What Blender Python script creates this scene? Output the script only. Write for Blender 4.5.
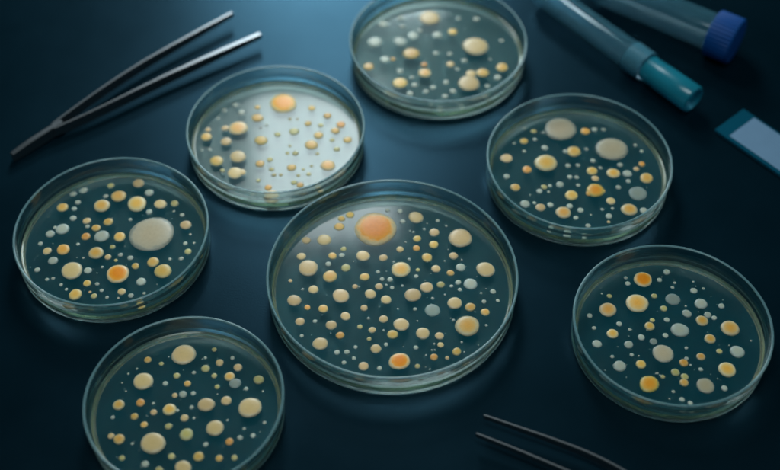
import bpy, bmesh, math, random
from mathutils import Vector

random.seed(7)
S = 0.001                                   # everything below is written in millimetres
scene = bpy.context.scene
for o in list(bpy.data.objects):
    bpy.data.objects.remove(o, do_unlink=True)
col = scene.collection

# ------------------------------------------------------------------ camera
cam_data = bpy.data.cameras.new('camera')
cam_data.sensor_width = 36.0
cam_data.lens = 58.116
cam_data.clip_start = 0.01
cam_data.clip_end = 50.0
cam = bpy.data.objects.new('camera', cam_data)
col.objects.link(cam)
cam.location = (0, -386.37 * S, 465.85 * S)
cam.rotation_euler = (math.radians(90 - 50.328), 0, 0)
cam_data.dof.use_dof = True
cam_data.dof.focus_distance = 572 * S
cam_data.dof.aperture_fstop = 4.6
scene.camera = cam

# ------------------------------------------------------------------ light
world = bpy.data.worlds.new('World')
scene.world = world
world.use_nodes = True
bg = world.node_tree.nodes['Background']
bg.inputs['Color'].default_value = (0.03, 0.36, 0.46, 1)
bg.inputs['Strength'].default_value = 0.055


def area_lamp(name, loc, target, sx, sy, power, color, spread=180):
    d = bpy.data.lights.new(name, 'AREA')
    d.shape = 'RECTANGLE'
    d.size, d.size_y = sx * S, sy * S
    d.energy = power
    d.color = color
    d.spread = math.radians(spread)
    o = bpy.data.objects.new(name, d)
    col.objects.link(o)
    o.location = Vector(loc) * S
    o.rotation_euler = (Vector(target) - Vector(loc)).to_track_quat('-Z', 'Y').to_euler()
    return o


area_lamp('back_lamp', (-60, 800, 450), (-30, 60, 0), 240, 150, 0.62, (0.80, 0.94, 1.0), 70)
area_lamp('softbox_lamp', (-66, 478, 476), (-33, 45, 5), 136, 146, 1.15, (0.84, 0.94, 1.0))
area_lamp('overhead_fill', (-60, -150, 900), (-20, 20, 0), 420, 220, 0.50, (0.88, 0.98, 1.0), 60)  # added fill with no visible source, brightens rims and colony tops
area_lamp('side_fill', (620, 60, 300), (40, 0, 0), 120, 260, 0.3, (0.5, 0.92, 1.0))  # weak fill added from the right to draw bright lines on the rims

scene.view_settings.view_transform = 'Standard'
scene.view_settings.look = 'None'
scene.view_settings.exposure = 0.0
scene.view_settings.gamma = 1.0
scene.render.engine = 'CYCLES'
cy = scene.cycles
cy.max_bounces = 36
cy.diffuse_bounces = 3
cy.glossy_bounces = 30
cy.transmission_bounces = 36
cy.transparent_max_bounces = 24
cy.caustics_reflective = True
cy.caustics_refractive = True
cy.blur_glossy = 0.6
cy.sample_clamp_indirect = 4.0
cy.use_denoising = True
try:
    cy.denoiser = 'OPENIMAGEDENOISE'
except Exception:
    pass

# ------------------------------------------------------------------ helpers


def nodes(name):
    m = bpy.data.materials.new(name)
    m.use_nodes = True
    nt = m.node_tree
    nt.nodes.clear()
    out = nt.nodes.new('ShaderNodeOutputMaterial')
    return m, nt, out


def N(nt, kind, **kw):
    n = nt.nodes.new(kind)
    for k, v in kw.items():
        setattr(n, k, v)
    return n


def setin(n, **kw):
    for k, v in kw.items():
        n.inputs[k.replace('_', ' ')].default_value = v


def link_obj(name, mesh, parent=None):
    o = bpy.data.objects.new(name, mesh)
    col.objects.link(o)
    if parent is not None:
        o.parent = parent
    return o


def mesh_from(name, bm, mats, smooth=True, angle=40):
    me = bpy.data.meshes.new(name)
    bmesh.ops.recalc_face_normals(bm, faces=bm.faces[:])
    bm.to_mesh(me)
    bm.free()
    for m in mats:
        me.materials.append(m)
    if smooth:
        me.polygons.foreach_set('use_smooth', [True] * len(me.polygons))
        me.set_sharp_from_angle(angle=math.radians(angle))
    return me


def lathe(profile, seg=128, matidx=None):
    """profile: (r, z) pairs in mm from the axis outwards and round; revolves them about z."""
    bm = bmesh.new()
    rows = []
    for r, z in profile:
        if r < 1e-6:
            rows.append([bm.verts.new((0, 0, z * S))])
        else:
            rows.append([bm.verts.new((r * S * math.cos(2 * math.pi * i / seg), r * S * math.sin(2 * math.pi * i / seg), z * S)) for i in range(seg)])
    for k in range(len(rows) - 1):
        a, b = rows[k], rows[k + 1]
        for i in range(seg):
            j = (i + 1) % seg
            if len(a) == 1 and len(b) == 1:
                continue
            if len(a) == 1:
                f = bm.faces.new((a[0], b[i], b[j]))
            elif len(b) == 1:
                f = bm.faces.new((a[i], b[0], a[j]))
            else:
                f = bm.faces.new((a[i], b[i], b[j], a[j]))
            if matidx:
                f.material_index = matidx[k]
    return bm


def tag(o, label, cat, group=None, kind=None):
    o['label'] = label
    o['category'] = cat
    if group:
        o['group'] = group
    if kind:
        o['kind'] = kind


def empty(name, loc, rz=0.0):
    o = bpy.data.objects.new(name, None)
    o.empty_display_size = 0.01
    col.objects.link(o)
    o.location = Vector(loc) * S
    o.rotation_euler = (0, 0, rz)
    return o


# ------------------------------------------------------------------ materials
def mat_table():
    m, nt, out = nodes('dark_bench_laminate')
    p = N(nt, 'ShaderNodeBsdfDiffuse')
    gl = N(nt, 'ShaderNodeBsdfGlossy')
    setin(gl, Color=(0.26, 0.62, 0.88, 1))
    tc = N(nt, 'ShaderNodeTexCoord')
    n1 = N(nt, 'ShaderNodeTexNoise')
    setin(n1, Scale=9.0, Detail=5.0, Roughness=0.6)
    nt.links.new(tc.outputs['Object'], n1.inputs['Vector'])
    cr = N(nt, 'ShaderNodeValToRGB')
    cr.color_ramp.elements[0].position, cr.color_ramp.elements[1].position = 0.3, 0.75
    cr.color_ramp.elements[0].color = (0.0003, 0.0050, 0.0082, 1)
    cr.color_ramp.elements[1].color = (0.0004, 0.0068, 0.0112, 1)
    nt.links.new(n1.outputs['Fac'], cr.inputs['Fac'])
    nt.links.new(cr.outputs['Color'], p.inputs['Color'])
    rr = N(nt, 'ShaderNodeMapRange')
    setin(rr, From_Min=0.3, From_Max=0.7, To_Min=0.29, To_Max=0.38)
    nt.links.new(n1.outputs['Fac'], rr.inputs['Value'])
    nt.links.new(rr.outputs['Result'], gl.inputs['Roughness'])
    n2 = N(nt, 'ShaderNodeTexNoise')
    setin(n2, Scale=1400.0, Detail=2.0)
    nt.links.new(tc.outputs['Object'], n2.inputs['Vector'])
    b = N(nt, 'ShaderNodeBump')
    setin(b, Strength=0.06, Distance=0.0004)
    nt.links.new(n2.outputs['Fac'], b.inputs['Height'])
    nt.links.new(b.outputs['Normal'], gl.inputs['Normal'])
    fr = N(nt, 'ShaderNodeFresnel')
    setin(fr, IOR=1.34)
    mx = N(nt, 'ShaderNodeMixShader')
    nt.links.new(fr.outputs[0], mx.inputs['Fac'])
    nt.links.new(p.outputs[0], mx.inputs[1])
    nt.links.new(gl.outputs[0], mx.inputs[2])
    nt.links.new(mx.outputs[0], out.inputs['Surface'])
    return m


def mat_glass(name, tint, ior=1.49, rough=0.0, clear=0.0):
    m, nt, out = nodes(name)
    g = N(nt, 'ShaderNodeBsdfGlass')
    setin(g, Color=(*tint, 1), IOR=ior, Roughness=rough)
    if clear:
        t = N(nt, 'ShaderNodeBsdfTransparent')
        setin(t, Color=(*tint, 1))
        mx = N(nt, 'ShaderNodeMixShader')
        mx.inputs['Fac'].default_value = clear
        nt.links.new(g.outputs[0], mx.inputs[1])
        nt.links.new(t.outputs[0], mx.inputs[2])
        nt.links.new(mx.outputs[0], out.inputs['Surface'])
    else:
        nt.links.new(g.outputs[0], out.inputs['Surface'])
    return m


def mat_clear_plastic(name, tint, milk):
    """clear moulded plastic with a little milkiness"""
    m, nt, out = nodes(name)
    g = N(nt, 'ShaderNodeBsdfGlass')
    setin(g, Color=(0.92, 0.97, 0.99, 1), IOR=1.45, Roughness=0.07)
    t = N(nt, 'ShaderNodeBsdfTransparent')
    setin(t, Color=(0.90, 0.96, 0.98, 1))
    d = N(nt, 'ShaderNodeBsdfDiffuse')
    setin(d, Color=(*tint, 1))
    m1, m2 = N(nt, 'ShaderNodeMixShader'), N(nt, 'ShaderNodeMixShader')
    m1.inputs['Fac'].default_value = 0.2
    m2.inputs['Fac'].default_value = milk
    nt.links.new(g.outputs[0], m1.inputs[1])
    nt.links.new(t.outputs[0], m1.inputs[2])
    nt.links.new(m1.outputs[0], m2.inputs[1])
    nt.links.new(d.outputs[0], m2.inputs[2])
    nt.links.new(m2.outputs[0], out.inputs['Surface'])
    return m


def mat_rim(name, glint):
    """moulded polystyrene edge: rough, with a pale diffuse tint standing in for bright edge highlights"""
    m, nt, out = nodes(name)
    g = N(nt, 'ShaderNodeBsdfGlass')
    setin(g, Color=(0.95, 0.99, 0.98, 1), IOR=1.49, Roughness=0.25)
    d = N(nt, 'ShaderNodeBsdfDiffuse')
    setin(d, Color=(0.45, 0.85, 0.92, 1))
    mx = N(nt, 'ShaderNodeMixShader')
    mx.inputs['Fac'].default_value = glint
    nt.links.new(g.outputs[0], mx.inputs[1])
    nt.links.new(d.outputs[0], mx.inputs[2])
    nt.links.new(mx.outputs[0], out.inputs['Surface'])
    return m


def mat_agar(name, diffuse, amount, rough):
    """nutrient gel: a clear dielectric (light runs along inside it) with a diffuse share for milkiness and for painted edge light"""
    m, nt, out = nodes(name)
    t = N(nt, 'ShaderNodeBsdfGlass')
    setin(t, Color=(0.96, 0.985, 0.945, 1), IOR=1.34, Roughness=rough)
    mx = N(nt, 'ShaderNodeMixShader')
    tc = N(nt, 'ShaderNodeTexCoord')
    if amount:
        d = N(nt, 'ShaderNodeBsdfDiffuse')
        setin(d, Color=(*diffuse, 1))
        n1 = N(nt, 'ShaderNodeTexNoise')
        setin(n1, Scale=90.0, Detail=6.0, Roughness=0.65)
        nt.links.new(tc.outputs['Object'], n1.inputs['Vector'])
        mr = N(nt, 'ShaderNodeMapRange')
        setin(mr, From_Min=0.25, From_Max=0.75, To_Min=amount * 0.7, To_Max=amount * 1.3)
        nt.links.new(n1.outputs['Fac'], mr.inputs['Value'])
        nt.links.new(mr.outputs['Result'], mx.inputs['Fac'])
        nt.links.new(t.outputs[0], mx.inputs[1])
        nt.links.new(d.outputs[0], mx.inputs[2])
        nt.links.new(mx.outputs[0], out.inputs['Surface'])
    else:
        nt.links.new(t.outputs[0], out.inputs['Surface'])
    n2 = N(nt, 'ShaderNodeTexNoise')
    setin(n2, Scale=260.0, Detail=3.0)
    nt.links.new(tc.outputs['Object'], n2.inputs['Vector'])
    b = N(nt, 'ShaderNodeBump')
    setin(b, Strength=0.03, Distance=0.0004)
    nt.links.new(n2.outputs['Fac'], b.inputs['Height'])
    nt.links.new(b.outputs['Normal'], t.inputs['Normal'])
    return m


def mat_colony(name, stops, see=0.03, edge_see=0.5):
    """stops: (radius 0..1, colour) from the middle of the colony to its edge (pigment of the colony itself)."""
    m, nt, out = nodes(name)
    tc = N(nt, 'ShaderNodeTexCoord')
    sep = N(nt, 'ShaderNodeVectorMath', operation='MULTIPLY')
    sep.inputs[1].default_value = (1, 1, 0)
    ln = N(nt, 'ShaderNodeVectorMath', operation='LENGTH')
    nt.links.new(tc.outputs['Object'], sep.inputs[0])
    nt.links.new(sep.outputs[0], ln.inputs[0])
    oi = N(nt, 'ShaderNodeObjectInfo')
    nz = N(nt, 'ShaderNodeTexNoise', noise_dimensions='4D')
    setin(nz, Scale=3.2, Detail=4.0, Roughness=0.6)
    wv = N(nt, 'ShaderNodeMath', operation='MULTIPLY')
    wv.inputs[1].default_value = 37.0
    nt.links.new(oi.outputs['Random'], wv.inputs[0])
    nt.links.new(wv.outputs[0], nz.inputs['W'])
    nt.links.new(tc.outputs['Object'], nz.inputs['Vector'])
    off = N(nt, 'ShaderNodeMapRange')
    setin(off, From_Min=0.25, From_Max=0.75, To_Min=-0.11, To_Max=0.11)
    nt.links.new(nz.outputs['Fac'], off.inputs['Value'])
    ad = N(nt, 'ShaderNodeMath', operation='ADD')
    nt.links.new(ln.outputs['Value'], ad.inputs[0])
    nt.links.new(off.outputs['Result'], ad.inputs[1])
    cr = N(nt, 'ShaderNodeValToRGB')
    el = cr.color_ramp.elements
    el[0].position, el[0].color = stops[0][0], (*stops[0][1], 1)
    el[1].position, el[1].color = stops[-1][0], (*stops[-1][1], 1)
    for pos, c in stops[1:-1]:
        e = el.new(pos)
        e.color = (*c, 1)
    nt.links.new(ad.outputs[0], cr.inputs['Fac'])
    hs = N(nt, 'ShaderNodeHueSaturation')
    hv = N(nt, 'ShaderNodeMapRange')
    setin(hv, To_Min=0.492, To_Max=0.508)
    nt.links.new(oi.outputs['Random'], hv.inputs['Value'])
    nt.links.new(hv.outputs['Result'], hs.inputs['Hue'])
    r2 = N(nt, 'ShaderNodeMath', operation='FRACT')
    r2m = N(nt, 'ShaderNodeMath', operation='MULTIPLY')
    r2m.inputs[1].default_value = 7.31
    nt.links.new(oi.outputs['Random'], r2m.inputs[0])
    nt.links.new(r2m.outputs[0], r2.inputs[0])
    vv = N(nt, 'ShaderNodeMapRange')
    setin(vv, To_Min=0.82, To_Max=1.12)
    nt.links.new(r2.outputs[0], vv.inputs['Value'])
    nt.links.new(vv.outputs['Result'], hs.inputs['Value'])
    nt.links.new(cr.outputs['Color'], hs.inputs['Color'])
    p = N(nt, 'ShaderNodeBsdfPrincipled')
    n4 = N(nt, 'ShaderNodeTexNoise', noise_dimensions='4D')
    setin(n4, Scale=8.0, Detail=6.0, Roughness=0.7)
    nt.links.new(wv.outputs[0], n4.inputs['W'])
    nt.links.new(tc.outputs['Object'], n4.inputs['Vector'])
    mo = N(nt, 'ShaderNodeMapRange')
    setin(mo, From_Min=0.3, From_Max=0.7, To_Min=0.90, To_Max=1.08)
    nt.links.new(n4.outputs['Fac'], mo.inputs['Value'])
    mt = N(nt, 'ShaderNodeVectorMath', operation='SCALE')
    nt.links.new(hs.outputs['Color'], mt.inputs[0])
    nt.links.new(mo.outputs['Result'], mt.inputs['Scale'])
    nt.links.new(mt.outputs[0], p.inputs['Base Color'])
    setin(p, Roughness=0.36)
    p.inputs['Specular IOR Level'].default_value = 0.32
    p.inputs['Subsurface Weight'].default_value = 0.12
    p.inputs['Subsurface Radius'].default_value = (1.0, 0.7, 0.4)
    p.inputs['Subsurface Scale'].default_value = 0.0008
    n3 = N(nt, 'ShaderNodeTexNoise')
    setin(n3, Scale=7.0, Detail=3.0)
    nt.links.new(tc.outputs['Object'], n3.inputs['Vector'])
    b = N(nt, 'ShaderNodeBump')
    setin(b, Strength=0.12, Distance=0.0004)
    nt.links.new(n3.outputs['Fac'], b.inputs['Height'])
    nt.links.new(b.outputs['Normal'], p.inputs['Normal'])
    tp = N(nt, 'ShaderNodeBsdfTransparent')
    mx = N(nt, 'ShaderNodeMixShader')
    fe = N(nt, 'ShaderNodeMapRange')           # colonies thin out at their very edge
    setin(fe, From_Min=0.80, From_Max=1.04, To_Min=see, To_Max=max(see, edge_see))
    nt.links.new(ad.outputs[0], fe.inputs['Value'])
    nt.links.new(fe.outputs['Result'], mx.inputs['Fac'])
    nt.links.new(p.outputs[0], mx.inputs[1])
    nt.links.new(tp.outputs[0], mx.inputs[2])
    nt.links.new(mx.outputs[0], out.inputs['Surface'])
    return m


def mat_metal(name, base, rough):
    m, nt, out = nodes(name)
    p = N(nt, 'ShaderNodeBsdfPrincipled')
    setin(p, Metallic=1.0)
    tc = N(nt, 'ShaderNodeTexCoord')
    mp = N(nt, 'ShaderNodeMapping')
    mp.inputs['Scale'].default_value = (60, 900, 60)
    nz = N(nt, 'ShaderNodeTexNoise')
    setin(nz, Scale=8.0, Detail=4.0)
    nt.links.new(tc.outputs['Object'], mp.inputs['Vector'])
    nt.links.new(mp.outputs[0], nz.inputs['Vector'])
    cr = N(nt, 'ShaderNodeValToRGB')
    cr.color_ramp.elements[0].color = (*[c * 0.7 for c in base], 1)
    cr.color_ramp.elements[1].color = (*base, 1)
    nt.links.new(nz.outputs['Fac'], cr.inputs['Fac'])
    nt.links.new(cr.outputs['Color'], p.inputs['Base Color'])
    rr = N(nt, 'ShaderNodeMapRange')
    setin(rr, To_Min=rough - 0.06, To_Max=rough + 0.06)
    nt.links.new(nz.outputs['Fac'], rr.inputs['Value'])
    nt.links.new(rr.outputs['Result'], p.inputs['Roughness'])
    nt.links.new(p.outputs[0], out.inputs['Surface'])
    return m


def mat_plastic(name, base, rough, see=0.0, spec=0.5):
    m, nt, out = nodes(name)
    p = N(nt, 'ShaderNodeBsdfPrincipled')
    tc = N(nt, 'ShaderNodeTexCoord')
    nz = N(nt, 'ShaderNodeTexNoise')
    setin(nz, Scale=120.0, Detail=4.0)
    nt.links.new(tc.outputs['Object'], nz.inputs['Vector'])
    cr = N(nt, 'ShaderNodeValToRGB')
    cr.color_ramp.elements[0].color = (*[c * 0.85 for c in base], 1)
    cr.color_ramp.elements[1].color = (*base, 1)
    nt.links.new(nz.outputs['Fac'], cr.inputs['Fac'])
    nt.links.new(cr.outputs['Color'], p.inputs['Base Color'])
    setin(p, Roughness=rough)
    p.inputs['Specular IOR Level'].default_value = spec
    if see:
        t = N(nt, 'ShaderNodeBsdfTransparent')
        setin(t, Color=(*[min(1, c + 0.45) for c in base], 1))
        mx = N(nt, 'ShaderNodeMixShader')
        mx.inputs['Fac'].default_value = see
        nt.links.new(p.outputs[0], mx.inputs[1])
        nt.links.new(t.outputs[0], mx.inputs[2])
        nt.links.new(mx.outputs[0], out.inputs['Surface'])
    else:
        nt.links.new(p.outputs[0], out.inputs['Surface'])
    return m


M_table = mat_table()
M_glass = mat_glass('clear_dish_glass', (0.93, 0.985, 0.975), 1.49, 0.0, 0.25)
M_floor = mat_glass('hazy_dish_floor', (0.93, 0.985, 0.975), 1.3, 0.3, 0.25)
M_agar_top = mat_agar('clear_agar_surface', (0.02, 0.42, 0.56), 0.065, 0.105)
M_agar_side = mat_agar('cream_glow_agar_side', (0.78, 0.68, 0.36), 0.32, 0.05)  # cream diffuse stands in for light guided out through the gel's edge
CREAM, EDGE = (0.72, 0.57, 0.36), (0.66, 0.60, 0.44)
COL = {
    'c': mat_colony('cream_colony', [(0.2, (0.60, 0.42, 0.18)), (0.74, (0.61, 0.44, 0.21)), (0.93, (0.60, 0.53, 0.36))]),
    'y': mat_colony('ochre_colony', [(0.25, (0.68, 0.38, 0.07)), (0.7, (0.65, 0.44, 0.14)), (1.0, (0.54, 0.48, 0.26))]),
    'o': mat_colony('orange_colony', [(0.3, (0.70, 0.32, 0.05)), (1.0, (0.66, 0.43, 0.16))]),
    'h': mat_colony('orange_centred_colony', [(0.40, (0.74, 0.25, 0.004)), (0.70, (0.75, 0.33, 0.03)), (0.86, (0.70, 0.54, 0.26)), (0.96, (0.66, 0.58, 0.36))]),
    'k': mat_colony('orange_middled_cream_colony', [(0.2, (0.70, 0.36, 0.06)), (0.6, (0.66, 0.42, 0.13)), (0.88, (0.58, 0.51, 0.31))]),
    'm': mat_colony('large_pale_colony', [(0.3, (0.46, 0.38, 0.24)), (0.78, (0.44, 0.39, 0.27)), (0.95, (0.44, 0.46, 0.38))], 0.12, 0.85),
    'w': mat_colony('whitish_colony', [(0.3, (0.52, 0.54, 0.41)), (1.0, (0.46, 0.54, 0.49))], 0.25, 0.65),
    't': mat_colony('see_through_grey_colony', [(0.3, (0.44, 0.49, 0.40)), (1.0, (0.40, 0.50, 0.46))], 0.45, 0.8),
    'g': mat_colony('greenish_colony', [(0.3, (0.52, 0.44, 0.14)), (1.0, (0.46, 0.46, 0.27))], 0.12, 0.5),
    'f': mat_colony('fringed_orange_colony', [(0.3, (0.76, 0.27, 0.02)), (0.72, (0.72, 0.36, 0.06)), (0.95, (0.48, 0.46, 0.16))], 0.0, 0.5),
}
M_steel = mat_metal('brushed_steel', (0.22, 0.235, 0.245), 0.4)
M_tube = mat_clear_plastic('clear_tube_plastic', (0.25, 0.66, 0.82), 0.055)
M_teal = mat_plastic('teal_cap_plastic', (0.015, 0.27, 0.36), 0.25, 0.4, 0.7)
M_neck = mat_plastic('pale_neck_plastic', (0.10, 0.30, 0.38), 0.3, 0.55, 0.6)
M_blue = mat_plastic('blue_cap_plastic', (0.0005, 0.06, 0.25), 0.5, 0.0, 0.25)
M_slide = mat_plastic('teal_slide_glass', (0.004, 0.08, 0.13), 0.15, 0.15, 0.8)
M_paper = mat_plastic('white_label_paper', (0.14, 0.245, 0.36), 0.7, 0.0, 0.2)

# ------------------------------------------------------------------ setting: the bench top
bm = bmesh.new()
bmesh.ops.create_cube(bm, size=1.0)
for v in bm.verts:
    v.co = (v.co.x * 2.4, v.co.y * 2.0 + 0.15, v.co.z * 0.03 - 0.015)
table = link_obj('table', mesh_from('table', bm, [M_table], False))
table['kind'] = 'structure'

# ------------------------------------------------------------------ petri dishes
H_WALL = 14.3
M_rim = mat_rim('painted_glint_rim', 0.17)
M_foot = mat_rim('painted_glint_foot', 0.35)  # stronger tint: the bright line along the base is put into the colour
M_agar_base = mat_agar('clear_agar_base', (0, 0, 0), 0, 0.0)
Z_AGAR = 4.9


def dish_profile(R):
    h = H_WALL
    return [(0, 0.35, 1), (R - 6.4, 0.35, 1), (R - 6.0, 0.35, 1), (R - 4.6, 0.02, 1), (R - 2.6, 0.0, 0), (R - 1.5, 0.1, 3), (R - 0.85, 0.5, 3), (R - 0.6, 1.0, 0), (R - 0.6, 2.0, 0),
            (R - 0.12, h - 1.6, 0), (R, h - 1.2, 0), (R + 0.02, h - 0.45, 2), (R - 0.15, h - 0.12, 2), (R - 0.5, h, 2), (R - 0.95, h - 0.06, 2), (R - 1.3, h - 0.4, 0), (R - 1.4, h - 1.2, 0),
            (R - 1.62, 8.2, 0), (R - 1.95, 7.8, 2), (R - 2.0, 7.4, 0), (R - 1.8, 6.9, 0), (R - 1.9, 3.2, 0), (R - 2.2, 2.0, 0), (R - 3.0, 1.52, 1), (R - 3.3, 1.5, 1), (R - 3.6, 1.5, 1), (0, 1.5, 1)]


def agar_profile(R):
    r = R - 2.12
    z = Z_AGAR
    return [(0, 1.62), (r - 1.9, 1.62), (r - 1.4, 1.66), (r - 0.45, 2.0), (r - 0.05, 2.5), (r - 0.03, 3.5), (r - 0.02, z - 0.5), (r + 0.02, z + 0.35), (r - 0.2, z + 0.33), (r - 0.6, z + 0.12), (r - 1.2, z + 0.02), (r - 1.9, z), (r - 2.3, z), (0, z)]


def dome(variant, fringe=False):
    rnd = random.Random(100 + variant)
    seg = 36
    ph = [rnd.uniform(0, 6.28) for _ in range(5)]
    am = [0.0, 0.022, 0.014, 0.009, 0.007] if not fringe else [0, 0.02, 0.02, 0.015, 0.015]
    bm = bmesh.new()
    prof = [(0.0, 1.0), (0.3, 0.98), (0.55, 0.92), (0.72, 0.80), (0.85, 0.60), (0.94, 0.34), (0.99, 0.10), (1.0, -0.1)]
    rows = []
    for r, z in prof:
        if r == 0:
            rows.append([bm.verts.new((0, 0, z))])
            continue
        row = []
        for i in range(seg):
            a = 2 * math.pi * i / seg
            w = 1 + sum(am[k] * math.cos((k + 1) * a + ph[k]) for k in range(5)) * r
            if fringe and r > 0.7:
                w *= 1 + (0.07 if i % 2 == 0 else -0.045) * (r - 0.6) / 0.4 * rnd.uniform(0.5, 1.3)
            row.append(bm.verts.new((w * r * math.cos(a), w * r * math.sin(a), z)))
        rows.append(row)
    for k in range(len(rows) - 1):
        a, b = rows[k], rows[k + 1]
        for i in range(seg):
            j = (i + 1) % seg
            if len(a) == 1:
                bm.faces.new((a[0], b[i], b[j]))
            else:
                bm.faces.new((a[i], b[i], b[j], a[j]))
    return bm


colony_mesh = {}
for code in COL:
    for v in range(4):
        me = mesh_from('colony', dome(v + (20 if code == 'f' else 0), code == 'f'), [COL[code]], True, 60)
        colony_mesh[code, v] = me

BIG_LABEL = {'h': 'large orange colony with a cream edge', 'm': 'large pale flat colony', 'f': 'orange colony with a fringed edge'}


def speckle_mesh(name, spots, R, rnd, extra):
    """the specks too small to tell apart, in one mesh"""
    bm = bmesh.new()
    pts = [(x, y, d) for x, y, d, c in spots]
    for _ in range(extra):
        a, q = rnd.uniform(0, 6.283), math.sqrt(rnd.random()) * (R - 5)
        pts.append((q * math.cos(a), q * math.sin(a), 0.22 + 0.55 * rnd.random() ** 2.5))
    for x, y, d in pts:
        r = d / 2 * S
        ring = [[bm.verts.new((x * S + r * q * math.cos(k * math.pi / 4), y * S + r * q * math.sin(k * math.pi / 4), Z_AGAR * S + r * z)) for k in range(8)] for q, z in ((1.0, -0.1), (0.75, 0.35))]
        top = bm.verts.new((x * S, y * S, Z_AGAR * S + r * 0.5))
        for k in range(8):
            j = (k + 1) % 8
            bm.faces.new((ring[0][k], ring[0][j], ring[1][j], ring[1][k]))
            bm.faces.new((ring[1][k], ring[1][j], top))
    return mesh_from(name, bm, [M_speck], True, 80)


M_speck = mat_plastic('pale_speck', (0.50, 0.56, 0.50), 0.5, 0.3)

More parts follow.
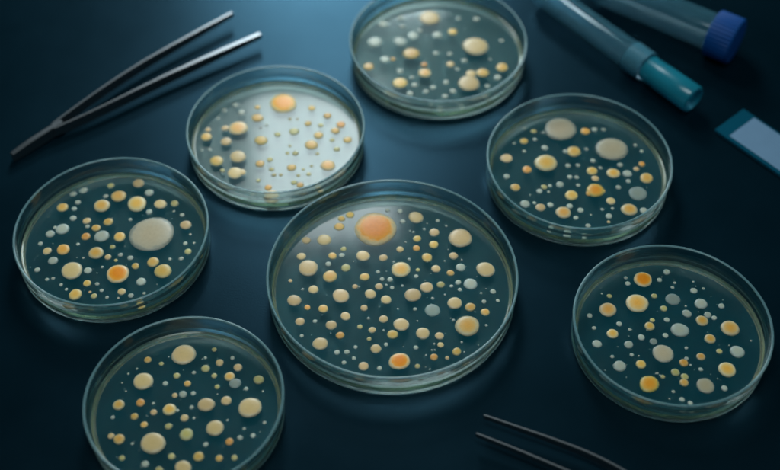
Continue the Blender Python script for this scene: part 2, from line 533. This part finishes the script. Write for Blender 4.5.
DISHES = [   # centre x, y, radius (mm), label, colonies as x,y,diameter + kind letter
    (1.04, -34.05, 57.35, 'largest petri dish, in the middle, with a big orange colony near its back rim',
     '-8.0,33.7,20.37h 32.3,28.1,11.23c 33.6,-23.0,11.07k -39.1,10.0,9.31c 3.1,-42.1,9.07h 4.0,9.1,8.99k 43.4,9.1,8.68c -23.5,-6.2,7.77c 9.4,-5.7,7.62c 11.4,40.9,7.22c 18.2,-14.4,7.10t 4.0,-22.3,7.04c -32.2,26.9,6.95c -32.0,-32.7,6.80c -28.8,5.1,6.79y 28.4,-10.3,6.68c 36.0,0.6,6.45w -13.7,17.2,6.41c -44.7,-8.8,6.38c 13.6,-27.1,6.25c 15.8,-1.3,6.13c -10.0,-5.2,5.34c 16.3,16.2,5.15y -27.4,-22.6,5.09c -25.3,35.1,4.94y 20.0,31.5,4.92c 0.1,-27.7,4.91y -7.3,-35.5,4.87c -2.8,-8.4,4.87c 35.4,-12.6,4.84y -36.2,-2.6,4.74c -21.1,-17.7,4.66c 31.8,10.3,4.66w -12.8,4.7,4.63y 19.6,24.0,4.57y -31.3,-13.5,4.54y -12.6,-44.7,4.52c -21.6,10.0,4.50g -42.6,16.9,4.38c -41.5,-20.7,4.35c -40.7,26.6,4.34c 20.3,9.5,4.34c 28.7,17.2,4.22c -4.2,16.0,4.22c -4.0,-19.3,4.21c -20.3,42.5,4.18y 28.4,-37.0,4.12y 42.0,-15.4,4.07y -28.0,17.2,4.07y 21.0,-28.5,4.01c 11.8,27.6,3.95y -23.3,-28.2,3.87o 22.3,0.2,3.84g -6.1,-0.9,3.83c 11.4,21.8,3.61o 3.7,21.1,3.61c -24.3,40.1,3.61y 27.0,7.0,3.56y 18.3,-39.9,3.52o -12.8,-13.1,3.48c -9.0,-25.3,3.43c -22.9,21.3,2.98g 21.4,-33.4,2.96c -29.8,12.3,2.95w 30.4,1.5,2.92w 3.8,44.8,2.90w -38.5,-12.8,2.87o -23.7,17.5,2.82w -1.0,3.2,2.77w -17.1,-0.9,2.76c 46.2,-3.8,2.75w 5.1,38.3,2.72w -20.1,-37.2,2.65w -24.4,-37.4,2.65w -14.5,-23.5,2.54g 11.0,-44.7,2.48g -2.2,45.4,2.42w -5.6,-45.8,2.33w -4.7,3.4,2.31w 41.8,-9.5,2.28w -10.3,-30.2,2.23g 10.4,-34.8,2.21w -21.2,-42.8,2.19w 11.9,8.8,2.17g 11.1,5.1,2.16w -0.1,-1.6,2.14w 31.0,-2.7,2.14w -34.8,-20.5,2.10w 21.8,38.8,2.08w -2.8,-33.2,2.07w -6.6,7.6,2.01w -47.0,2.5,2.00c 10.3,-13.7,1.96w -40.4,-28.5,1.93w -16.3,-34.6,1.92w 24.1,-40.3,1.91c -16.9,-40.5,1.91w 27.2,-0.6,1.84w 48.1,-8.9,1.82w 7.9,15.2,1.72w 18.4,-7.6,1.67w -10.7,-18.9,1.65w 15.3,33.6,1.59w 0.7,13.7,1.56o -2.8,0.0,1.53c 4.7,-0.4,1.53w -41.1,-2.4,1.53w 27.5,-19.8,1.50w 42.2,-22.7,1.50w -20.1,-48.2,1.45w 25.9,35.6,1.44w 10.1,31.8,1.43w 40.7,-4.6,1.37w -3.9,-25.5,1.34w 30.8,-31.9,1.33w 6.3,25.6,1.26w 24.1,-5.5,1.22w 2.5,-13.5,1.21w 18.6,-32.8,1.18w 8.5,32.5,1.11w 32.5,14.9,1.09w 24.5,14.2,1.09w -15.2,-0.9,1.07o 11.3,-20.3,1.05w 17.4,-36.1,1.03w 18.7,-36.1,1.03w 31.7,-37.2,1.03w 14.8,-38.8,1.03w 16.4,-46.2,0.87w 16.7,37.2,0.80w'),
    (-57.44, 59.02, 44.86, 'petri dish whose agar shines white under the lamp, with one orange colony at its back',
     '1.9,25.9,14.32h -20.1,7.8,9.80k -18.8,-12.1,8.19c -19.4,-23.2,7.60c -0.3,-38.1,7.49c 26.5,-18.1,7.48k -29.2,-15.1,6.83y -7.9,-0.9,6.76y 17.7,-4.0,6.74y -10.8,15.2,6.18y -25.6,-1.7,5.74c -35.9,1.6,5.59y 8.5,5.4,5.27g 21.1,2.8,5.09y -7.4,-17.0,4.82y 8.5,-19.6,4.81y 32.2,10.4,4.79o 29.5,6.0,4.77y 35.9,-0.5,4.73y 25.2,16.8,4.47y -16.0,-22.7,4.13c 16.8,22.3,3.98y -19.3,19.2,3.97w -26.8,7.8,3.92c 13.3,-31.2,3.77y 15.4,11.1,3.76y -2.3,-32.9,3.76o 0.2,3.3,3.56g 30.6,-7.0,3.53g -22.9,24.7,3.47w 9.9,-9.8,3.35g -2.6,-14.2,3.34g 10.2,-29.6,3.28g 22.6,-33.7,3.27c -10.1,-37.5,3.26w -11.3,22.9,3.11y 22.0,9.9,3.08g -35.5,6.6,3.07c 28.1,-0.5,2.87g -1.4,-20.7,2.82g -28.2,20.8,2.76w -25.7,-21.5,2.65g 17.2,-24.0,2.64g -5.8,10.1,2.56w 0.1,-24.5,2.48g -7.5,-28.2,2.47g 5.9,-9.8,2.18g 21.0,-10.1,2.18g 3.4,-24.5,2.15g 12.1,-24.9,2.14g 6.0,14.4,2.06g -31.2,15.0,1.89w -8.6,7.8,1.88w 6.9,-4.7,1.85g -33.3,-7.3,1.85w 18.4,-18.5,1.83g 14.4,-20.7,1.82g 9.8,14.4,1.72g -37.3,-7.5,1.68w -22.6,-34.3,1.31w'),
    (25.78, 124.26, 47.54, 'blurred petri dish farthest back, between the tubes and the white-shining dish',
     '20.6,4.7,14.03c -3.8,28.1,11.56c 15.8,-24.3,11.45c -14.3,-1.1,9.00y -34.0,8.2,8.17w -20.5,-24.0,7.93y -20.3,8.5,7.45w -7.3,-16.3,6.92k 23.5,-16.2,6.74y 34.1,-12.0,6.59y -13.2,13.3,6.39w -29.6,22.9,6.07w -37.2,-11.4,5.88y 17.2,-17.2,5.85c 0.0,13.9,5.66w -28.5,-5.8,5.38w 8.5,16.4,5.12y 6.5,-9.6,4.46c -19.8,28.1,4.07w 31.3,-19.8,4.07w 22.0,27.1,4.07w -20.5,-15.0,3.91w 7.3,-30.3,3.85w -15.3,-32.1,3.85w 24.8,-35.1,3.83w -12.8,-25.5,3.69w 14.1,-6.8,3.58w -7.5,-9.8,3.57o 3.8,-23.6,3.52w 3.0,-34.1,3.49w 11.3,-41.7,3.46w 0.2,-43.2,3.46w -18.9,20.8,3.31w -9.3,17.4,3.30w -1.0,-0.9,3.24w 6.4,-1.5,3.24w -3.1,-27.4,3.16w -7.0,-30.6,3.15w -4.3,-40.8,3.12w -24.2,-5.5,2.87o 12.1,27.5,2.77w 35.1,9.2,2.73w 10.0,-13.3,2.67w -14.3,-19.8,2.65w 25.5,-26.5,2.64w 28.2,-5.8,1.79w'),
    (-130.48, -7.59, 45.55, 'petri dish below the tweezers with one very large pale round colony',
     '17.1,4.0,21.25m 4.3,-19.9,10.66h -17.3,-18.0,9.91c 7.7,23.1,9.55k 25.0,-18.3,8.21y -9.2,21.9,7.92k -1.9,28.1,7.32y -7.6,-7.5,7.21k -6.5,2.7,7.13w -25.9,7.1,6.52w -23.4,-5.4,6.28o -13.5,-31.9,6.10y 19.0,22.9,5.99c 19.8,-13.0,5.76y 6.7,36.5,5.74c 2.1,2.3,5.70y 32.7,9.7,5.58c -28.1,20.8,5.49y -4.6,11.6,4.80y -27.1,-12.2,4.68w 15.7,-24.5,4.61w -31.2,4.1,4.44w -14.0,2.5,4.43o 12.7,30.3,4.40w -9.9,7.8,4.30y -30.8,-6.4,4.23c -19.6,31.8,4.08w 25.9,23.3,4.05g -15.0,12.2,4.00c -9.9,-18.0,3.87w -9.1,-25.5,3.84y 7.5,-30.3,3.82c 16.9,-37.2,3.79y 11.9,-15.4,3.73y 35.5,-6.7,3.45g -6.7,34.9,3.44g -24.3,29.4,3.42w -21.8,13.9,3.37w -1.7,-10.0,3.28c 14.2,17.9,3.22w -4.8,-32.8,3.05g -21.2,24.0,2.92w 8.9,-10.5,2.81w -33.5,-17.6,2.79w 12.0,-32.6,2.74w -22.3,19.9,2.74w -0.4,-3.9,2.67g -8.2,28.0,2.60w 4.0,-8.7,2.50w 30.3,16.0,2.41w -14.2,8.7,2.39w 33.7,-1.8,2.36w -34.8,-1.9,2.36w 32.7,-10.9,2.34w -4.4,-25.9,2.15w -1.8,-29.6,1.99w 5.7,13.1,1.92w -29.6,8.1,1.91w -17.0,-2.2,1.89w 2.3,-12.0,1.87g -25.3,-22.6,1.85w -28.0,-23.2,1.85w -21.0,-26.4,1.84w 1.2,-33.6,1.83w 27.5,-11.2,1.72w -18.1,-29.0,1.68w 17.9,-31.2,1.68w -7.0,-30.5,1.53c 26.1,18.3,1.45w 35.5,3.8,1.43w -3.6,-15.9,1.40w 37.8,-1.4,1.26w -13.2,-10.5,1.25w 6.4,-33.9,1.22w'),
    (92.97, 37.19, 45.58, 'petri dish near the slide with two very large pale grey colonies at its back',
     '-5.9,29.0,16.19m 18.8,14.9,15.96m -15.2,5.4,11.23k 28.2,-15.0,9.13t 7.6,-12.9,8.66f 22.7,-25.4,7.74k -9.3,-27.2,7.40k -0.5,13.2,7.04y 17.7,-1.6,6.61k 33.7,-4.9,6.59y -4.4,-16.2,6.35y -34.7,8.6,6.01c 7.3,-0.1,5.46y -31.4,-11.0,4.91y -27.4,-21.8,4.85w -20.1,-24.0,4.84c -24.9,0.9,4.80o 6.7,27.4,4.76o 24.6,-1.9,4.62w 14.4,-19.9,4.54c -25.1,20.4,4.22y -8.4,-39.7,3.97w -9.4,-9.1,3.93w 29.6,-26.1,3.87w 8.4,-5.1,3.79c -14.9,15.8,3.53w 12.4,-29.6,3.37w 32.6,4.6,3.33o -35.3,-3.8,3.30w -17.3,-10.8,3.27g -15.2,-22.4,3.23w -5.9,-23.2,3.23w -0.9,-25.9,3.22w -19.8,-13.5,3.10w 4.2,-15.0,3.10o 11.5,28.6,3.07w -19.6,27.4,3.06g -4.5,13.2,3.02w 21.7,4.0,2.99w 29.4,1.2,2.98c -16.1,-36.9,2.87w -4.3,3.5,2.82w 19.1,-11.0,2.78w 1.8,-35.6,2.71w 8.5,6.9,2.67w -4.1,-4.1,2.64w 24.5,-6.9,2.63w -3.6,-30.6,2.57w -0.7,-4.4,2.47w 16.2,28.6,2.38w -0.7,-41.8,2.37w 0.7,3.8,2.33w -0.4,-9.6,2.29w 11.3,-13.5,2.28y -24.3,29.6,2.22w -19.4,21.7,2.20w -14.3,-9.9,2.13w 31.0,17.6,2.02w 6.0,14.9,2.02w -25.4,13.4,2.01w 33.7,13.4,2.01w 11.7,2.0,1.99w -22.8,-21.1,1.94w 14.7,-24.7,1.77w 9.7,-25.3,1.77w 11.9,-33.2,1.76c -14.8,26.6,1.70w -30.1,19.0,1.69w -15.3,-14.0,1.63w 3.8,-28.6,0.96w -24.6,-15.9,0.81w'),
    (-86.80, -100.54, 42.31, 'petri dish of cream colonies cut off by the bottom edge of the picture',
     '-4.1,27.9,10.65c -12.3,-16.7,10.32c 27.0,0.7,9.96c -20.2,14.0,8.67c 13.0,-9.4,7.59c 8.2,2.1,7.13c 1.5,-28.3,6.87c 1.3,-12.5,5.88g -7.2,-0.3,5.83k 19.7,12.9,5.34t -29.2,2.0,5.13k -26.7,-14.8,4.89y -3.2,-34.8,4.77y 17.1,16.4,4.64k 29.8,14.8,4.63g 16.6,4.1,4.57c 7.4,-23.1,4.56y -19.2,-32.4,4.10c 15.1,-33.3,4.10c 20.3,21.1,3.94c 6.2,20.5,3.93g -20.0,3.1,3.85o 12.1,23.6,3.66c -2.3,7.3,3.59w -0.4,-4.5,3.54c 19.6,-16.0,3.49o -8.2,-29.4,3.43g -21.7,-3.8,3.40y -19.6,25.1,3.37y -6.7,-8.6,3.24g 16.0,-23.9,3.18y -0.9,12.7,3.18y -14.3,-26.6,3.17w -17.1,-7.8,3.10y -6.0,16.8,3.05g -3.8,-23.0,3.04g 7.7,-34.1,3.00w -13.8,-1.7,2.98c -30.3,-13.3,2.80c 22.3,-23.6,2.76g -24.3,-23.8,2.63g 10.3,16.8,2.61g -5.7,6.7,2.58c 23.9,-14.1,2.52w -10.5,12.8,2.45w 12.1,11.1,2.45g 9.1,30.6,2.36g -11.2,-36.3,2.31w 2.1,7.8,2.30w 29.3,-13.1,2.24w 9.8,-17.3,2.23w -13.4,23.1,2.19g 17.5,26.1,2.05w 24.7,10.1,2.02w 2.1,0.8,1.99w 1.3,18.4,1.89w -30.9,-4.2,1.84w 33.7,-6.8,1.69w -3.8,-0.7,1.56w 25.3,-9.7,1.55w 5.6,26.2,1.47w -20.9,-16.9,1.39w -14.5,2.8,1.28w 3.6,-4.6,1.27w -23.8,20.5,1.17w -27.2,17.9,1.16w 17.9,-5.6,1.13w 32.0,8.9,1.01w -29.3,13.2,0.87w -27.1,8.9,0.86w -10.6,26.7,0.73w 12.5,7.5,0.72w'),
    (124.64, -61.39, 43.94, 'petri dish with a fringed orange colony, right of the thin tweezer tips',
     '-12.2,16.9,10.31k -4.2,-10.7,9.56m -7.8,30.6,8.62h -12.4,-26.6,8.52f 27.7,3.0,8.36k 11.8,-27.5,7.93m 5.1,2.0,7.91w -25.9,13.3,7.86k 22.6,-19.1,7.72k 4.4,19.1,6.84t 28.7,-9.7,6.48w 16.8,16.6,5.91w 15.8,7.1,5.70k -24.1,-17.3,5.69w -25.3,-0.0,5.21k 17.8,-2.8,5.19k -8.2,4.1,4.64k -14.7,-16.4,4.53y 9.6,11.1,4.37w -32.8,-5.5,4.29w -18.8,-5.9,4.14w 12.2,-12.4,3.96k 4.2,-15.6,3.95o -0.2,-20.6,3.92g 2.8,-25.9,3.90y 18.9,10.3,3.61w -7.6,-4.3,3.55t 3.5,-22.9,3.48g 14.7,24.0,3.36w -0.5,13.9,3.33g -12.7,-2.0,3.27w 3.8,34.9,3.25w 25.9,15.3,3.03w -3.9,21.0,2.90g 19.8,-28.8,2.88w 20.8,-9.5,2.80g -0.0,7.6,2.70w -21.7,5.3,2.69w -1.8,-1.0,2.68w -15.1,28.2,2.61w -34.5,9.9,2.56w 21.5,8.7,2.56w -0.2,30.3,2.46w -24.3,21.0,2.44g 0.6,-34.5,2.43w -6.5,7.4,2.40g 3.9,-36.3,2.28w -33.2,3.1,2.09w 5.7,-13.4,2.05w 11.1,-19.0,2.04w -6.0,-22.8,2.03g -18.1,-11.4,1.91w -15.6,31.5,1.85w 5.2,25.9,1.84w -26.8,-12.3,1.76w 6.5,-7.7,1.62w -2.5,-30.5,1.58w 6.6,28.6,1.54w 19.3,25.3,1.53w -17.4,2.3,1.49w -8.1,-21.0,1.16w 15.3,29.3,1.08w -27.7,22.4,1.07w 9.7,15.3,1.06w 35.8,-3.8,1.04w 7.0,-16.7,1.02w -15.1,-11.9,0.88w -7.1,-22.1,0.87w -4.7,-34.1,0.86w 25.7,-6.3,0.74w -8.8,-21.2,0.73w 17.6,-23.8,0.58w'),
]
EXTRA = [170, 60, 40, 90, 50, 60, 80]

for k, (dx, dy, R, label, spec) in enumerate(DISHES):
    rnd = random.Random(500 + k)
    dish = empty('petri_dish', (dx, dy, 0.05))
    tag(dish, label, 'petri dish', 'petri dishes of colonies laid out on the dark bench')
    link_obj('glass_wall', mesh_from('glass_wall', lathe([q[:2] for q in dish_profile(R)], 160, [q[2] for q in dish_profile(R)]), [M_glass, M_floor, M_rim, M_foot], True, 50), dish)
    agar = link_obj('agar', mesh_from('agar', lathe(agar_profile(R), 128, [2, 2, 1, 1, 1, 1, 1, 0, 0, 0, 0, 0, 0]), [M_agar_top, M_agar_side, M_agar_base], True, 50), dish)
    items = []
    for w in spec.split():
        x, y, d = (float(q) for q in w[:-1].split(','))
        items.append((x, y, d, w[-1]))
    for x, y, d, c in items[:99]:
        o = link_obj('colony', colony_mesh[c, rnd.randrange(4)], agar)
        hgt = min(0.17 * d, 0.40 + 0.048 * d) * (0.75 if c in 'mt' else 1.0)
        o.location = (x * S, y * S, Z_AGAR * S)
        o.rotation_euler = (0, 0, rnd.uniform(0, 6.283))
        e = rnd.uniform(0.96, 1.04)
        o.scale = (d / 2 * S * e, d / 2 * S / e, hgt * S)
        if c in BIG_LABEL and d > 6:
            o['label'] = BIG_LABEL[c]
    sp = link_obj('speckle', speckle_mesh('speckle', items[99:], R, rnd, EXTRA[k]), agar)
    sp['kind'] = 'stuff'

# ------------------------------------------------------------------ tweezers


def arm_mesh(pts, mat):
    """pts: (x, y, z_bottom, z_top, thickness): a spring-steel leaf standing on its edge"""
    bm = bmesh.new()
    P = [Vector((p[0], p[1], 0)) for p in pts]
    # smooth the path
    dense = []
    n = len(pts)
    for i in range(n - 1):
        p0, p1, p2, p3 = pts[max(i - 1, 0)], pts[i], pts[i + 1], pts[min(i + 2, n - 1)]
        for s in range(6):
            t = s / 6
            dense.append([0.5 * (2 * b + (c - a) * t + (2 * a - 5 * b + 4 * c - d) * t * t + (3 * b - a - 3 * c + d) * t ** 3) for a, b, c, d in zip(p0, p1, p2, p3)])
    dense.append(list(pts[-1]))
    rows = []
    for i, p in enumerate(dense):
        a, b = dense[max(i - 1, 0)], dense[min(i + 1, len(dense) - 1)]
        t = Vector((b[0] - a[0], b[1] - a[1], 0)).normalized()
        nrm = Vector((-t.y, t.x, 0))
        h = p[4] / 2
        bev = min(0.35, h * 0.5)
        zb, zt = p[2], p[3]
        sec = [(-h, zb + bev), (-h + bev, zb), (h - bev, zb), (h, zb + bev), (h, zt - bev), (h - bev, zt), (-h + bev, zt), (-h, zt - bev)]
        c = Vector((p[0], p[1], 0))
        rows.append([bm.verts.new((c + nrm * u + Vector((0, 0, z))) * S) for u, z in sec])
    for a, b in zip(rows, rows[1:]):
        for i in range(8):
            j = (i + 1) % 8
            bm.faces.new((a[i], a[j], b[j], b[i]))
    bm.faces.new(rows[0])
    bm.faces.new(rows[-1])
    return mesh_from('arm', bm, [mat], True, 35)


def tweezers(label, arm_a, arm_b, joint, origin, yaw):
    root = empty('tweezers', (*origin, 0))
    tag(root, label, 'tweezers', 'pairs of steel tweezers')
    for arm in (arm_a, arm_b):
        loc = [(x - origin[0], y - origin[1], zb, zt, th) for x, y, zb, zt, th in arm]
        link_obj('arm', arm_mesh(loc, M_steel), root)
    loc = [(x - origin[0], y - origin[1], zb, zt, th) for x, y, zb, zt, th in joint]
    me = arm_mesh(loc, M_steel)
    me.name = 'joint'
    link_obj('joint', me, root)
    return root


tweezers('open steel tweezers lying on their edge behind the dishes, tips towards the white-shining dish',
         [(-172.5, 67.6, 1.6, 7.6, 1.3), (-155, 88.5, 2.0, 8.2, 1.2), (-133.5, 111.5, 2.6, 8.6, 1.4), (-110, 133.2, 3.8, 8.6, 1.8), (-87.5, 153.4, 5.2, 8.2, 2.0)],
         [(-171.2, 64.6, 1.6, 7.6, 1.2), (-150, 78.8, 2.0, 8.2, 1.2), (-121.5, 100.0, 2.6, 8.8, 1.8), (-96, 118.2, 3.8, 8.8, 2.6), (-70.8, 136.0, 5.2, 8.2, 2.8)],
         [(-190, 48.6, 0.2, 5.6, 2.4), (-181, 57.5, 0.3, 6.8, 2.9), (-168, 70.0, 0.8, 7.5, 2.6)], (-189, 50), 0)
tweezers('thin steel tweezers with only their two tips showing, in front of the largest dish',
         [(39.7, -105.2, 5.2, 8.0, 0.9), (54.5, -111.2, 4.6, 8.0, 1.1), (67.5, -116.5, 4.0, 8.0, 1.2), (82.3, -123.2, 3.0, 8.0, 1.3), (95.7, -131.5, 2.0, 8.0, 1.4), (116.3, -147.3, 1.0, 8.0, 1.5), (136.9, -166.7, 0.2, 8.0, 1.6)],
         [(36.1, -114.1, 5.2, 8.0, 0.9), (51.8, -121.3, 4.6, 8.0, 1.1), (71.6, -131.1, 4.0, 8.0, 1.2), (92.9, -142.0, 2.6, 8.0, 1.3), (115.2, -154.8, 1.2, 8.0, 1.5), (134.5, -169.3, 0.2, 8.0, 1.6)],
         [(134, -166.2, 0.2, 8.1, 4.0), (142, -175, 0.2, 7.6, 4.2), (152, -186, 0.2, 7.0, 3.6)], (152, -186), 0)

# ------------------------------------------------------------------ tubes lying on the bench


def lying(root_name, label, cat, start, end, z):
    """an Empty whose local z runs along the tube from start to end"""
    a = Vector((start[0], start[1], z))
    b = Vector((end[0], end[1], z))
    root = bpy.data.objects.new(root_name, None)
    col.objects.link(root)
    root.location = a * S
    root.rotation_euler = (b - a).to_track_quat('Z', 'Y').to_euler()
    tag(root, label, cat)
    return root, (b - a).length


TUBE1 = ((86.8, 167.5), (157.4, 83.6))
TUBE2 = ((117.4, 170.3), (185.8, 123.7))
root, L = lying('test_tube', 'narrow clear test tube with a long teal cap, lying behind the dishes', 'test tube', TUBE1[0], TUBE1[1], 8.7)
root.scale = (1.22, 1.22, 1.0)
cap0 = L - 33
body = [(0, -6.2), (2.5, -5.7), (4.6, -4.2), (5.9, -2.0), (6.4, 0.6), (6.4, cap0), (5.3, cap0), (5.3, 0.6), (4.8, -1.6), (3.8, -3.3), (2.1, -4.6), (0, -5.0)]
link_obj('tube_body', mesh_from('tube_body', lathe(body, 48), [M_tube], True, 50), root)
neck = [(6.5, cap0 - 11), (6.95, cap0 - 11), (6.95, cap0 + 0.4), (6.5, cap0 + 0.4), (6.5, cap0 - 11)]
link_obj('collar', mesh_from('collar', lathe(neck, 48), [M_neck], True, 40), root)
cap = [(0, cap0 + 0.6), (6.0, cap0 + 0.6), (6.6, cap0 + 1.0), (6.7, cap0 + 10), (6.95, cap0 + 11), (7.0, cap0 + 22), (7.1, L - 1.0), (6.6, L - 0.2), (5.6, L), (5.0, L - 0.5), (4.8, L - 2.2), (0, L - 2.4)]
lid = link_obj('cap', mesh_from('cap', lathe(cap, 48), [M_teal], True, 40), root)
lid.scale = (0.88, 0.88, 1.0)

root, L = lying('centrifuge_tube', 'wide clear plastic tube with a royal blue screw cap', 'centrifuge tube', TUBE2[0], TUBE2[1], 12.8)
root.scale = (1.1, 1.1, 1.0)
c0 = L - 14
body = [(0, -18), (1.6, -17.5), (3.0, -15.5), (8.6, 2.0), (9.2, 4.0), (9.2, c0 + 4), (8.2, c0 + 4), (8.0, 4.2), (7.6, 2.4), (2.2, -14.6), (0, -15.6)]
link_obj('tube_body', mesh_from('tube_body', lathe(body, 64), [M_tube], True, 40), root)
bmc = bmesh.new()
seg = 144
prof = [(9.3, c0), (11.2, c0), (11.55, c0 + 0.5), (11.55, L - 1.0), (10.9, L - 0.2), (10.0, L), (0, L - 0.1)]
rows = []
for r, z in prof:
    if r == 0:
        rows.append([bmc.verts.new((0, 0, z * S))])
        continue
    row = []
    for i in range(seg):
        rr = r - (0.35 if (i % 4) in (2, 3) and r > 11.3 else 0.0)
        row.append(bmc.verts.new((rr * S * math.cos(2 * math.pi * i / seg), rr * S * math.sin(2 * math.pi * i / seg), z * S)))
    rows.append(row)
rows.insert(0, [bmc.verts.new((9.3 * S * math.cos(2 * math.pi * i / seg), 9.3 * S * math.sin(2 * math.pi * i / seg), (L - 2) * S)) for i in range(seg)])
for a, b in zip(rows, rows[1:]):
    for i in range(seg):
        j = (i + 1) % seg
        bmc.faces.new((a[i], b[i], b[j], a[j]) if len(b) > 1 else (a[i], b[0], a[j]))
bmc.faces.new(rows[0])
link_obj('screw_cap', mesh_from('screw_cap', bmc, [M_blue], True, 30), root)

# ------------------------------------------------------------------ microscope slide
ang = math.atan2(-32.0, 27.8)
slide = empty('microscope_slide', (167.0, 69.0, 0.1), ang)
tag(slide, 'teal glass slide with a white label, lying beside the teal capped tube', 'microscope slide')


def slab(name, x0, x1, y0, y1, z0, z1, mat, parent, bev):
    bm = bmesh.new()
    bmesh.ops.create_cube(bm, size=1.0)
    for v in bm.verts:
        v.co = (((x0 + x1) / 2 + v.co.x * (x1 - x0)) * S, ((y0 + y1) / 2 + v.co.y * (y1 - y0)) * S, ((z0 + z1) / 2 + v.co.z * (z1 - z0)) * S)
    bmesh.ops.bevel(bm, geom=bm.edges[:], offset=bev * S, segments=2, affect='EDGES')
    return link_obj(name, mesh_from(name, bm, [mat], True, 30), parent)


slab('glass_plate', 0, 76, 0, 23.5, 0, 1.7, M_slide, slide, 0.2)
slab('label', 7.9, 70, 2.2, 22.2, 1.72, 1.86, M_paper, slide, 0.04)
